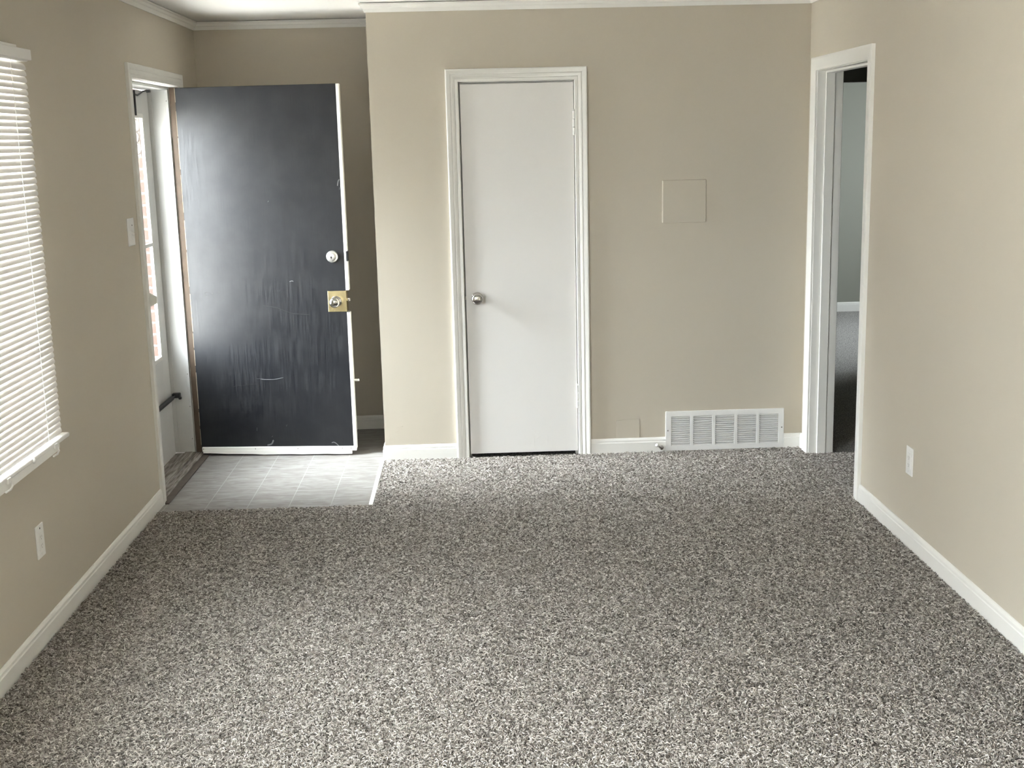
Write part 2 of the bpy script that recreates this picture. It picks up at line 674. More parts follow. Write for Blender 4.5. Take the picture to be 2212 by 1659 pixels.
def wall_x(mb, x0, x1, y0, y1, z0, z1, holes):
    """wall slab along y with rectangular holes (ya, yb, za, zb), sorted by y"""
    y = y0
    for ya, yb, za, zb in sorted(holes):
        mb.box(x0, x1, y, ya, z0, z1)
        if za > z0:
            mb.box(x0, x1, ya, yb, z0, za)
        if zb < z1:
            mb.box(x0, x1, ya, yb, zb, z1)
        y = yb
    mb.box(x0, x1, y, y1, z0, z1)


def wall_y(mb, y0, y1, x0, x1, z0, z1, holes):
    x = x0
    for xa, xb, za, zb in sorted(holes):
        mb.box(x, xa, y0, y1, z0, z1)
        if za > z0:
            mb.box(xa, xb, y0, y1, z0, za)
        if zb < z1:
            mb.box(xa, xb, y0, y1, zb, z1)
        x = xb
    mb.box(x, x1, y0, y1, z0, z1)


ZB = -0.10
mb = MB()
wall_x(mb, XO, XL, YB, YA + TH, ZB, HC + 0.1, [W2, W1, (DY0 - 0.02, DY1 + 0.02, ZB, DZ + 0.02)])
struct(mb, 'wall_left', M['wall'], 'beige left wall with the window and front door opening', 'wall')

mb = MB()
wall_y(mb, YA, YA + TH, XL, XC + TH, ZB, HC + 0.1, [])
struct(mb, 'wall_alcove', M['wall'], 'shaded beige wall at the back of the entry alcove', 'wall')

CDX0, CDX1, CDZ = -0.1648, 0.4318, 1.9898     # closet opening
mb = MB()
wall_y(mb, 0.0, TH, XC, XR + TH, ZB, HC + 0.1, [(CDX0 - 0.018, CDX1 + 0.018, ZB, CDZ + 0.018), (0.945, 1.525, 0.035, 0.19)])
mb.box(XC, XC + TH, TH, YA, ZB, HC + 0.1)
# closet interior behind the door
mb.box(XC + TH, XR + TH, YA, YA + TH, ZB, HC + 0.1)
mb.box(XR, XR + TH, TH, YA, ZB, HC + 0.1)
wm = struct(mb, 'wall_back', M['wall'], 'beige back wall holding the closet door and the air grille', 'wall')
mb = MB()
mb.box(0.640, 0.766, -0.0022, 0.001, 0.079, 0.184, 0.0012, 2)
mb.ribbon([(0.767, -0.0012, 0.09), (0.768, -0.0012, 0.13), (0.766, -0.0012, 0.178)], 0.006, (0, -1, 0))
part(mb, 'patch', M['wall'], wm, label='painted-over raised square patch')
mb = MB()
mb.ribbon([(-0.553, 0.0, 0.176), (-0.545, -0.0018, 0.181), (-0.530, -0.0018, 0.184), (-0.522, 0, 0.183)], 0.009, (0, -1, 0))
mb.ribbon([(-0.566, 0.0, 0.151), (-0.556, -0.001, 0.154), (-0.549, 0.0, 0.151)], 0.006, (0, -1, 0))
mb.ribbon([(-0.60, 0.0, 0.11), (-0.595, -0.001, 0.125), (-0.60, 0.0, 0.14)], 0.006, (0, -1, 0))
part(mb, 'paint_chip', M['wall'], wm)

RD0, RD1, RDZ = -0.960, -0.148, 2.000          # doorway in the right wall
ND0, ND1, NDZ = -3.75, -2.845, 2.05            # wide opening at the right, near the camera
mb = MB()
wall_x(mb, XR, XR + TH, YB, 0.0, ZB, HC + 0.1, [(RD0 - 0.018, RD1 + 0.018, ZB, RDZ + 0.018), (ND0, ND1, ZB, NDZ)])
struct(mb, 'wall_right', M['wall'], 'bright beige right wall with doorway and outlet', 'wall')

mb = MB()
wall_y(mb, YB - TH, YB, XO, XR + TH, ZB, HC + 0.1, [W3])
struct(mb, 'wall_rear', M['wall'], 'beige wall behind the viewpoint', 'wall')

# floor slab (carpet backing) and entry vinyl
LX, LY = -0.634, -0.842
mb = MB()
mb.box(XL, XR + TH, YB, LY, ZB - 0.05, -0.012)
mb.box(LX, XR + TH, LY, YA, ZB - 0.05, -0.012)
struct(mb, 'floor', M['carpet'], 'grey flecked carpet floor of the living room', 'floor')
mb = MB()
mb.box(XL, LX, LY, YA, ZB - 0.05, -0.003)
fl = struct(mb, 'floor_entry', M['lino'], 'pale stone-look vinyl floor inside the front door', 'floor')
mb = MB()
mb.box(LX - 0.016, LX + 0.004, LY + 0.004, 0.03, -0.01, 0.0015, 0.001, 1)
part(mb, 'edge_strip', M['trim'], fl, label='thin white strip along the carpet seam')
mb = MB()
mb.box(XO, XR + TH, YB - TH, YA + TH, HC, HC + 0.08)
struct(mb, 'ceiling', M['ceil'], 'white ceiling over the room and entry alcove', 'ceiling')

# baseboards
BP = [(0.0, -0.012), (0.013, -0.012), (0.013, 0.054), (0.0105, 0.058), (0.0105, 0.068), (0.006, 0.077), (0.003, 0.079), (0.0, 0.079)]
CAS = 0.065
mb = MB().sweep(BP, [(XL, YB), (XL, -0.7215)], -1)
struct(mb, 'baseboard_left', M['trim'], 'white baseboard along the left wall', 'baseboard')
mb = MB().sweep(BP, [(XL, 0.345), (XL, YA), (XC, YA), (XC, 0.0), (-0.232, 0.0)], -1)
struct(mb, 'baseboard_alcove', M['trim'], 'white baseboard around the entry alcove and corner', 'baseboard')
mb = MB().sweep(BP, [(0.4975, 0.0), (0.9085, 0.0)], -1)
struct(mb, 'baseboard_back', M['trim'], 'white baseboard between the closet door and air grille', 'baseboard')
mb = MB().sweep(BP, [(1.5605, 0.0), (XR, 0.0), (XR, -0.083)], -1)
struct(mb, 'baseboard_corner', M['trim'], 'short white baseboard in the corner right of the air grille', 'baseboard')
mb = MB().sweep(BP, [(XR, -1.0305), (XR, -2.7745)], -1)
struct(mb, 'baseboard_right', M['trim'], 'white baseboard along the right wall', 'baseboard')

# crown moulding, one run around the room
CP = [(0.0, 2.345), (0.007, 2.345), (0.010, 2.352), (0.014, 2.362), (0.020, 2.366), (0.024, 2.376), (0.030, 2.380), (0.030, 2.388), (0.0, 2.388)]
mb = MB().sweep(CP, [(XL, YB), (XL, YA), (XC, YA), (XC, 0.0), (XR, 0.0), (XR, YB)], -1)
struct(mb, 'trim_1', M['trim'], 'white crown moulding under the ceiling', 'moulding')

# casings
FP = [(0, 0), (0, 0.010), (0.003, 0.013), (0.013, 0.013), (0.017, 0.010), (0.022, 0.014), (0.033, 0.0155), (0.038, 0.012), (0.043, 0.0165), (0.056, 0.0185), (0.062, 0.0185), (0.065, 0.015), (0.065, 0)]
SP = [(0, 0), (0, 0.011), (0.004, 0.0135), (0.010, 0.0135), (0.013, 0.016), (0.050, 0.019), (0.060, 0.020), (0.065, 0.017), (0.065, 0)]


def jamb_y(mb, x0, x1, y0, y1, z1, t=0.018):
    """door lining in a wall along x"""
    mb.box(x0 - t, x0, y0, y1, -0.012, z1 + t)
    mb.box(x1, x1 + t, y0, y1, -0.012, z1 + t)
    mb.box(x0, x1, y0, y1, z1, z1 + t)


# closet door casing
c = MB().casing(FP, CDX0 - 0.002, CDX1 + 0.002, -0.012, CDZ + 0.002, lambda a, z, wd: (a, -wd, z))
tr = struct(c, 'trim_2', M['trim'], 'fluted white casing around the closet door', 'door casing', True)
mb = MB()
jamb_y(mb, CDX0, CDX1, -0.0005, TH, CDZ)
mb.box(CDX0, CDX0 + 0.012, 0.046, 0.076, -0.012, CDZ)
mb.box(CDX1 - 0.012, CDX1, 0.046, 0.076, -0.012, CDZ)
mb.box(CDX0 + 0.012, CDX1 - 0.012, 0.046, 0.076, CDZ - 0.012, CDZ)
part(mb, 'jamb', M['trimold'], tr, False)

# right doorway casing + jamb with stop
c = MB().casing(SP, RD0 - 0.003, RD1 + 0.003, -0.012, RDZ + 0.003, lambda a, z, wd: (XR - wd, a, z))
tr = struct(c, 'trim_3', M['trim'], 'white casing around the doorway in the right wall', 'door casing', True)
mb = MB()
for ya, yb in ((RD0 - 0.018, RD0), (RD1, RD1 + 0.018)):
    mb.box(XR - 0.001, XR + TH + 0.001, ya, yb, -0.012, RDZ + 0.018)
mb.box(XR - 0.001, XR + TH + 0.001, RD0, RD1, RDZ, RDZ + 0.018)
part(mb, 'jamb', M['trim'], tr, False)
mb = MB()
mb.box(1.702, 1.748, RD1 - 0.011, RD1, -0.012, RDZ, 0.0015, 2)
mb.box(1.702, 1.748, RD0, RD0 + 0.011, -0.012, RDZ, 0.0015, 2)
mb.box(1.702, 1.748, RD0 + 0.011, RD1 - 0.011, RDZ - 0.011, RDZ, 0.0015, 2)
part(mb, 'door_stop_moulding', M['trim'], tr)
c = MB().casing(SP, RD0 - 0.003, RD1 + 0.003, -0.012, RDZ + 0.003, lambda a, z, wd: (XR + TH + wd, a, z))
part(c, 'rear_casing', M['trim'], tr)

# near opening casing at the right edge of the frame
c = MB().casing(SP, ND0 + 0.016, ND1 + 0.003, -0.012, NDZ - 0.016, lambda a, z, wd: (XR - wd, a, z))
tr = struct(c, 'trim_4', M['trim'], 'white casing at the right edge beside the end of the baseboard', 'door casing', True)
mb = MB()
mb.box(XR - 0.001, XR + TH + 0.001, ND1 - 0.016, ND1, -0.012, NDZ)
mb.box(XR - 0.001, XR + TH + 0.001, ND0, ND0 + 0.016, -0.012, NDZ)
mb.box(XR - 0.001, XR + TH + 0.001, ND0 + 0.016, ND1 - 0.016, NDZ - 0.016, NDZ)
part(mb, 'jamb', M['trim'], tr, False)

# front door casing, jambs, weather-strip stops, bare rabbet
c = MB().casing(FP, DY0 - 0.002, DY1 + 0.003, -0.012, DZ + 0.002, lambda a, z, wd: (XL + wd * 0.9, a, z))
tr = struct(c, 'trim_5', M['trimold'], 'white casing and jamb around the open front door', 'door casing', True)
mb = MB()
for ya, yb in ((DY0 - 0.02, DY0), (DY1, DY1 + 0.02)):
    mb.box(XO - 0.03, XL - 0.001, ya, yb, -0.03, DZ + 0.02)
mb.box(XO - 0.03, XL - 0.001, DY0, DY1, DZ, DZ + 0.02)
part(mb, 'jamb', M['trimold'], tr, False)
mb = MB()
mb.box(XL - 0.046, XL + 0.0005, DY1 - 0.004, DY1 + 0.001, -0.01, DZ - 0.002)
o = part(mb, 'bare_rabbet', M['brown'], tr, False, 'bare brown wood strip beside the hinge side')
mb = MB()
mb.box(XO - 0.01, XL - 0.050, DY1 - 0.014, DY1, 0.01, DZ - 0.001, 0.003, 2)
mb.box(XL - 0.066, XL - 0.050, DY1 - 0.020, DY1 - 0.012, 0.01, DZ - 0.005, 0.002, 2)
mb.box(XO - 0.012, XO + 0.035, DY1 - 0.018, DY1 - 0.012, 0.01, DZ - 0.005, 0.002, 2)
mb.box(XO - 0.01, XL - 0.050, DY0, DY0 + 0.014, 0.01, DZ - 0.001, 0.003, 2)
mb.box(XO - 0.01, XL - 0.050, DY0 + 0.014, DY1 - 0.014, DZ - 0.014, DZ, 0.003, 2)
part(mb, 'weather_stop', M['jamb'], tr)
mb = MB()
for k in range(11):
    mb.lathe([(0.0032, 0), (0.0026, 0.0014), (0.001, 0.0018)], at(XL - 0.060, DY1 - 0.020, 0.09 + k * 0.185, RX), 10)
part(mb, 'nail_head', M['screw'], tr)
# strike plate on the latch-side jamb
mb = MB()
mb.box(XL - 0.05, XL + 0.004, DY0, DY0 + 0.004, 0.935, 1.04, 0.001, 1)
mb.verts_faces([(XL + 0.003, DY0 + 0.001, 0.955), (XL + 0.003, DY0 + 0.018, 0.955), (XL + 0.003, DY0 + 0.018, 1.024), (XL + 0.003, DY0 + 0.001, 1.024),
                (XL + 0.040, DY0 + 0.004, 0.972), (XL + 0.040, DY0 + 0.012, 0.972), (XL + 0.040, DY0 + 0.012, 1.006), (XL + 0.040, DY0 + 0.004, 1.006)],
               [(0, 1, 2, 3), (4, 5, 6, 7), (0, 1, 5, 4), (1, 2, 6, 5), (2, 3, 7, 6), (3, 0, 4, 7)])
part(mb, 'strike_plate', M['trimold'], tr, False)

# threshold
t = root('door_threshold', (-1.74, -0.19, 0), 'worn grey wooden sill board across the front door opening', 'threshold')
mb = MB()
mb.box(-0.100, -0.030, -0.467, 0.467, -0.02, 0.004, 0.004, 2)
mb.box(-0.030, 0.030, -0.467, 0.467, -0.02, 0.014, 0.006, 2)
mb.box(0.030, 0.076, -0.467, 0.467, -0.02, 0.008, 0.003, 2)
part(mb, 'sill_board', M['thresh'], t)
mb = MB()
mb.box(0.076, 0.112, -0.52, 0.467, -0.008, 0.003, 0.001, 1)
part(mb, 'worn_edge', mat('dark_worn_wood', (0.10, 0.08, 0.065), 0.8, bump=(60, 0.3, 0.002), var=(20, 0.4)), t, False, 'dark worn strip against the vinyl')

# ------------------------------------------------------------------ front door (open)
LW, LT = 0.862, 0.044
d = root('door_1', (-1.668, 0.227, 0.0), 'open front door with worn dark navy paint', 'door', kind='structure', rot=(0, 0, math.radians(-5.5)))
mb = MB()
mb.box(0, LW, 0, LT, 0.022, 2.006, 0.0015, 1)
mb.mi = 1


def onp(*pts):
    return [(x, -0.0004, z) for x, z in pts]


mb.ribbon(onp((0.74, 0.066), (0.755, 0.068), (0.775, 0.052), (0.79, 0.03)), 0.007, (0, -1, 0))
mb.ribbon(onp((0.375, 0.055), (0.40, 0.062), (0.412, 0.085)), 0.012, (0, -1, 0))
mb.ribbon(onp((0.322, 0.138), (0.324, 0.156)), 0.006, (0, -1, 0))
mb.ribbon(onp((0.49, 0.162), (0.494, 0.172)), 0.006, (0, -1, 0))
mb.ribbon(onp((0.404, 0.102), (0.409, 0.108)), 0.005, (0, -1, 0))
mb.ribbon(onp((0.36, 0.43), (0.43, 0.428), (0.49, 0.438)), 0.0045, (0, -1, 0))
mb.ribbon(onp((0.34, 0.434), (0.38, 0.434)), 0.003, (0, -1, 0))
mb.ribbon(onp((0.555, 0.968), (0.57, 0.972), (0.577, 0.968)), 0.006, (0, -1, 0))
mb.ribbon(onp((0.464, 1.398), (0.469, 1.405)), 0.008, (0, -1, 0))
mb.ribbon(onp((0.846, 1.475), (0.851, 1.50), (0.858, 1.51)), 0.008, (0, -1, 0))
mb.ribbon(onp((0.855, 1.455), (0.858, 1.468)), 0.006, (0, -1, 0))
mb.mi = 2
mb.ribbon(onp((0.40, 0.84), (0.48, 0.825), (0.56, 0.795), (0.66, 0.785)), 0.004, (0, -1, 0))
mb.ribbon(onp((0.20, 0.39), (0.34, 0.405)), 0.003, (0, -1, 0))
for xs, zs in (((0.100, 0.085, 0.085, 0.100), (0.918, 0.914, 0.903, 0.900)), ((0.112, 0.125, 0.130), (0.913, 0.906, 0.915)), ((0.138, 0.150), (0.914, 0.906)), ((0.155, 0.170), (0.915, 0.917)), ((0.10, 0.124), (0.792, 0.792))):
    mb.ribbon(onp(*zip(xs, zs)), 0.003, (0, -1, 0))
for k in range(4):
    mb.ribbon(onp((0.46 + k * 0.012, 0.915), (0.464 + k * 0.012, 0.921)), 0.005, (0, -1, 0))
leaf = part(mb, 'leaf', [M['navy'], M['scratch'], M['scratch2']], d, False)
mb = MB()
zz = 0.06
while zz < 1.98:
    zl = random.uniform(0.05, 0.22)
    ww = random.uniform(0.0008, 0.0030)
    mb.box(-0.0012, ww, -0.0006, 0.01, zz, min(zz + zl, 2.004))
    zz += zl + random.uniform(0.0, 0.05)
part(mb, 'chipped_edge', M['chip'], d, False, 'pale chipped edge on the hinge side')
mb = MB()
for z0, z1 in ((0.03, 0.797), (0.916, 2.006)):
    mb.box(LW - 0.002, LW + 0.016, 0.004, LT - 0.002, z0, z1, 0.003, 2)
    mb.box(LW + 0.001, LW + 0.019, -0.003, 0.006, z0, z1, 0.002, 2)
part(mb, 'edge_weatherstrip', M['trim'], d, label='white strip down the latch edge')
mb = MB()
mb.box(0.006, LW + 0.018, -0.010, 0.001, 0.022, 0.048, 0.003, 2)
vs = []
for k in range(13):
    x = 0.012 + k * (LW - 0.02) / 12
    b = 0.014 - 0.009 * min(1, k / 5) + 0.0012 * math.sin(k * 2.1)
    vs += [(x, -0.012, 0.030), (x, -0.013, b), (x, 0.004, b), (x, 0.004, 0.030)]
fs = []
for k in range(12):
    for j in range(4):
        fs.append((4 * k + j, 4 * k + (j + 1) % 4, 4 * k + 4 + (j + 1) % 4, 4 * k + 4 + j))
fs += [(0, 1, 2, 3), (48, 49, 50, 51)]
mb.verts_faces(vs, fs)
sw = part(mb, 'bottom_sweep', M['trim'], d, label='white sweep strip along the bottom edge')
mb = MB()
for x in (0.014, 0.31, 0.55, 0.80, 0.85):
    mb.lathe([(0.0032, 0), (0.0028, 0.0015)], at(x, -0.0095, 0.037, RX), 10)
part(mb, 'screw', M['screw'], sw)
# deadbolt
mb = MB()
mb.lathe([(0.0325, 0), (0.0325, 0.004), (0.030, 0.012), (0.022, 0.017), (0.019, 0.018), (0.0185, 0.022), (0.016, 0.0235), (0.0, 0.0235)], at(0.798, 0, 1.10, RX), 36)
db = part(mb, 'deadbolt', mat('satin_chrome', (0.78, 0.77, 0.74), 0.3, 0.85, bump=(60, 0.02, 0.001)), d, label='round chrome deadbolt cylinder')
mb = MB()
mb.lathe([(0.0045, 0), (0.004, 0.0012)], at(0.797, -0.0235, 1.098, RX), 14)
mb.box(0.7955, 0.7985, -0.0247, -0.0235, 1.088, 1.098)
part(mb, 'keyhole', M['dark'], db, False)
mb = MB()
mb.box(LW + 0.012, LW + 0.0195, -0.0045, 0.03, 1.073, 1.128, 0.001, 1)
part(mb, 'deadbolt_faceplate', M['black'], d, False)
# lock plate + knob + latch
mb = MB()
mb.box(0.762, LW + 0.001, -0.004, 0.0, 0.800, 0.914, 0.0019, 2)
mb.box(LW - 0.002, LW + 0.002, -0.004, LT, 0.800, 0.914, 0.001, 1)
lp = part(mb, 'lock_plate', M['brass'], d, label='square brass plate around the knob')
mb = MB()
mb.lathe([(0.030, 0.003), (0.030, 0.008), (0.022, 0.012), (0.013, 0.014), (0.012, 0.028), (0.017, 0.034), (0.025, 0.042), (0.0285, 0.052), (0.027, 0.062), (0.021, 0.068), (0.010, 0.0705), (0.0, 0.071)], at(0.808, 0, 0.857, RX), 40)
part(mb, 'knob', M['nickel'], lp, label='chrome door knob')
mb = MB()
mb.box(LW + 0.001, LW + 0.018, 0.014, 0.030, 0.855, 0.872, 0.003, 2)
part(mb, 'latch_bolt', M['nickel'], d, label='bright latch bolt')
mb = MB()
mb.box(LW + 0.012, LW + 0.048, 0.010, 0.014, 0.412, 0.424, 0.0015, 1)
part(mb, 'chain_tab', M['trim'], d, label='small white tab on the latch edge')

# ------------------------------------------------------------------ storm door
s = root('door_3', (XO + 0.005, -0.19, 0), 'white storm door with tall glass behind the open front door', 'door', kind='structure')
SY0, SY1 = DY0 + 0.016 + 0.19, DY1 - 0.018 + 0.19       # local y
GY0, GY1, GZ0, GZ1 = SY0 + 0.140, SY1 - 0.143, 0.575, 1.862
mb = MB()
z0 = 0.006
mb.box(-0.006, 0.009, SY0, GY0, z0, 1.992, 0.003, 2)
mb.box(-0.006, 0.009, GY1, SY1, z0, 1.992, 0.003, 2)
mb.box(-0.006, 0.009, GY0, GY1, GZ1, 1.992)
mb.box(-0.006, 0.009, GY0, GY1, z0, GZ0)
part(mb, 'frame', M['storm'], s, False)
mb = MB()
for (a, b_, c_, e_) in ((GY1 - 0.004, GY1 + 0.014, GZ0 - 0.01, GZ1 + 0.01), (GY0 - 0.014, GY0 + 0.004, GZ0 - 0.01, GZ1 + 0.01)):
    mb.box(0.0075, 0.0125, a, b_, c_, e_, 0.003, 2)
mb.box(0.0075, 0.0125, GY0, GY1, GZ0 - 0.012, GZ0 + 0.012, 0.003, 2)
mb.box(0.0075, 0.0125, GY0, GY1, GZ1 - 0.012, GZ1 + 0.012, 0.003, 2)
part(mb, 'glazing_bead', M['trim'], s, True)
mb = MB()
mb.box(-0.005, 0.012, GY0, GY1, 1.183, 1.203, 0.002, 1)
part(mb, 'crossbar', M['storm'], s, True, 'grey bar across the glass')
mb = MB()
mb.box(-0.001, 0.003, GY0, GY1, GZ0, GZ1)
part(mb, 'pane', M['glass'], s, False)
mb = MB()
mb.tube([(0.034, -0.16, 0.343), (0.034, 0.36, 0.343)], 0.0125, 16)
mb.tube([(0.034, 0.36, 0.343), (0.034, 0.435, 0.341)], 0.005, 10)
mb.box(0.014, 0.040, -0.17, -0.14, 0.325, 0.36, 0.002, 1)
part(mb, 'closer_tube', M['black'], s, True, 'black pneumatic closer tube')
mb = MB()
mb.box(0.020, 0.062, 0.420, 0.4522, 0.330, 0.356, 0.003, 1)
mb.box(0.050, 0.066, 0.436, 0.4522, 0.318, 0.332, 0.003, 1)
part(mb, 'closer_bracket', M['black'], s, True)
mb = MB()
mb.tube([(0.030, 0.085, 1.968), (0.030, 0.17, 1.962), (0.030, 0.28, 1.985), (0.034, 0.40, 1.995)], 0.0045, 8)
mb.tube([(0.030, 0.098, 1.985), (0.030, 0.098, 1.86)], 0.0095, 10)
mb.box(0.02, 0.04, 0.385, 0.41, 1.984, 2.0, 0.002, 1)
part(mb, 'wind_chain', M['black'], s, True, 'dark chain and spring at the top')

# ------------------------------------------------------------------ outside
mb = MB()
mb.box(-7.0, XO - 0.001, 0.45, 0.68, -0.3, 2.7)
bw = struct(mb, 'wall_outside', M['brick'], 'sunlit red brick wall seen through the storm door glass', 'brick wall')
mb = MB()
mb.box(-60, XO - 0.001, -60, 12, -0.35, -0.16)
struct(mb, 'porch_floor', M['concrete'], 'pale concrete ground outside the front door', 'ground')
o = root('wall_ornament', (-1.945, 0.448, 1.78), 'pale scrolled metal ornament high on the brick wall outside', 'ornament')
mb = MB()
for k in range(4):
    z = 0.10 - k * 0.062
    mb.tube([(0.018 * math.cos(a) + (0.004 if k % 2 else -0.004), -0.012, z + 0.026 * math.sin(a)) for a in [i * 2 * math.pi / 16 for i in range(17)]], 0.005, 8)
part(mb, 'scroll', mat('pale_painted_iron', (0.05, 0.042, 0.038), 0.5, bump=(40, 0.05, 0.001)), o)
mb = MB()
mb.box(-0.02, 0.02, -0.006, 0.002, -0.13, 0.14, 0.003, 1)
part(mb, 'back_plate', mat('pale_plaque', (0.085, 0.07, 0.062), 0.6, bump=(40, 0.05, 0.001)), o)

# ------------------------------------------------------------------ closet door
c = root('door_2', (CDX0 + 0.006, 0.004, 0), 'closed white closet door with a round knob', 'door', kind='structure')
CW = CDX1 - 0.003 - (CDX0 + 0.006)
mb = MB()
mb.box(0, CW, 0, 0.035, 0.016, CDZ - 0.009, 0.0015, 2)
# old gouges and paint drips near the bottom, standing slightly proud
for pts, wd in (([(0.335, 0.150), (0.352, 0.128), (0.368, 0.115)], 0.004), ([(0.368, 0.115), (0.380, 0.14), (0.392, 0.165)], 0.003),
                ([(0.345, 0.04), (0.348, 0.08), (0.346, 0.108)], 0.005), ([(0.42, 0.06), (0.421, 0.085), (0.418, 0.10)], 0.005), ([(0.36, 0.09), (0.37, 0.097), (0.373, 0.104)], 0.006)):
    mb.ribbon([(x, -0.0002, z) for x, z in pts], wd, (0, -1, 0))
part(mb, 'slab', M['doorw'], c, False)
mb = MB()
kx, kz = -0.099 - (CDX0 + 0.006), 0.871
mb.lathe([(0.033, 0), (0.033, 0.003), (0.029, 0.008), (0.014, 0.011), (0.012, 0.026), (0.018, 0.031), (0.026, 0.038), (0.0305, 0.048), (0.030, 0.057), (0.025, 0.064), (0.014, 0.0675), (0.0, 0.068)], at(kx, 0, kz, RX), 48)
part(mb, 'knob', M['nickel'], c, label='polished nickel ball knob')
mb = MB()
mb.box(-0.0055, 0.001, 0.006, 0.028, kz - 0.009, kz + 0.009, 0.001, 1)
part(mb, 'latch', M['nickel'], c)
for zc in (1.7725, 0.3215):
    mb = MB()
    for k in range(3):
        zz = zc - 0.063 + k * 0.0425
        mb.lathe([(0.005, 0), (0.0072, 0.001), (0.0072, 0.040), (0.005, 0.041)], at(CW + 0.001, -0.0085, zz), 16)
    mb.lathe([(0.003, 0), (0.005, 0.003), (0.002, 0.006)], at(CW + 0.001, -0.0085, zc + 0.0645), 12)
    h = part(mb, 'hinge', M['trim'], c)

# ------------------------------------------------------------------ air return grille
v = root('air_return_grille', (1.2345, 0, 0.0), 'white louvered air return grille low on the back wall', 'air grille')
HW, VZ0, VZ1 = 0.3255, 0.0, 0.222
IZ0, IZ1 = 0.030, 0.192
cols = []
pitch = 0.1215
for k in range(5):
    xc_ = (k - 2) * pitch
    cols.append((xc_ - 0.0515, xc_ + 0.0515))
mb = MB()
mb.box(-HW, HW, -0.010, -0.001, IZ1, VZ1, 0.0025, 2)
mb.box(-HW, HW, -0.010, -0.001, VZ0, IZ0, 0.0025, 2)
xs = [-HW] + [q for cc in cols for q in cc] + [HW]
for k in range(6):
    mb.box(xs[2 * k], xs[2 * k + 1], -0.010, -0.001, IZ0 - 0.004, IZ1 + 0.004, 0.001, 1)
part(mb, 'frame', M['metalw'], v)
for x0, x1 in cols:
    mb = MB()
    nl = 14
    for k in range(nl):
        zc = IZ0 + 0.006 + (IZ1 - IZ0 - 0.008) * k / (nl - 1)
        # louvre: blade tilted down toward the room with rounded ends
        yf, yb, zf, zb2 = -0.0095, 0.0025, zc - 0.0055, zc + 0.0015
        mb.verts_faces([(x0 + 0.003, yf, zf), (x1 - 0.003, yf, zf), (x1, yf + 0.004, zf + 0.004), (x1, yb, zb2), (x0, yb, zb2), (x0, yf + 0.004, zf + 0.004),
                        (x0 + 0.003, yf, zf + 0.0012), (x1 - 0.003, yf, zf + 0.0012), (x1, yf + 0.004, zf + 0.0055), (x1, yb, zb2 + 0.0012), (x0, yb, zb2 + 0.0012), (x0, yf + 0.004, zf + 0.0055)],
                       [(0, 1, 2, 3, 4, 5), (6, 7, 8, 9, 10, 11), (0, 1, 7, 6), (1, 2, 8, 7), (2, 3, 9, 8), (3, 4, 10, 9), (4, 5, 11, 10), (5, 0, 6, 11)])
    part(mb, 'louver_bank', M['metalw'], v, False)
mb = MB()
mb.box(-0.2895, 0.2895, 0.10, 0.115, 0.036, 0.189)
mb.box(-0.2895, 0.2895, 0.006, 0.10, 0.0355, 0.0375)
mb.box(-0.2895, 0.2895, 0.006, 0.10, 0.1875, 0.1895)
mb.box(-0.2895, -0.2875, 0.006, 0.10, 0.0375, 0.1875)
mb.box(0.2875, 0.2895, 0.006, 0.10, 0.0375, 0.1875)
part(mb, 'duct_back', M['dark'], v, False)
for x, z in ((-HW + 0.012, 0.115), (HW - 0.012, 0.115)):
    mb = MB().lathe([(0.004, 0), (0.0038, 0.0015), (0.001, 0.0025)], at(x, -0.0098, z, RX), 14)
    part(mb, 'screw', M['screw'], v)

# access panel
p = root('access_panel', (1.0065, 0, 1.2425), 'square beige painted cover plate on the back wall', 'cover plate')
mb = MB()
mb.box(-0.1168, 0.1168, -0.0085, 0.004, 0.0, 0.2258, 0.0042, 1)
part(mb, 'plate', M['wall'], p, False)

# door stop on the baseboard
ds = root('door_stop', (0.886, -0.0125, 0.022), 'small chrome door stop sticking out of the baseboard beside the grille', 'door stop')
dirv = Vector((-0.50, -0.75, 0.40)).normalized()
rot = dirv.to_track_quat('Z', 'Y').to_matrix().to_4x4()
mb = MB()
mb.lathe([(0.013, 0), (0.012, 0.004), (0.007, 0.008), (0.0055, 0.05), (0.0055, 0.056), (0.0, 0.056)], rot, 20)
part(mb, 'stem', M['nickel'], ds)
mb = MB()
mb.lathe([(0.0075, 0.054), (0.0095, 0.058), (0.0095, 0.068), (0.007, 0.073), (0, 0.074)], rot, 20)
part(mb, 'tip', M['rubber'], ds, label='pale rubber tip')


# ------------------------------------------------------------------ wall plates
def plate_mb(wd, h):
    """plate in local (a across, z up) with its face towards local -y"""
    mb = MB()
    mb.box(-wd / 2, wd / 2, -0.0055, 0.0, 0, h, 0.0022, 3)
    return mb


def screw_mb(x, z, y=-0.0055):
    return MB().lathe([(0.0036, 0), (0.0032, 0.001), (0.0008, 0.0013)], at(x, y, z, RX), 14)


def rot_wall(side):
    return (0, 0, math.radians(90 if side == 'L' else -90))


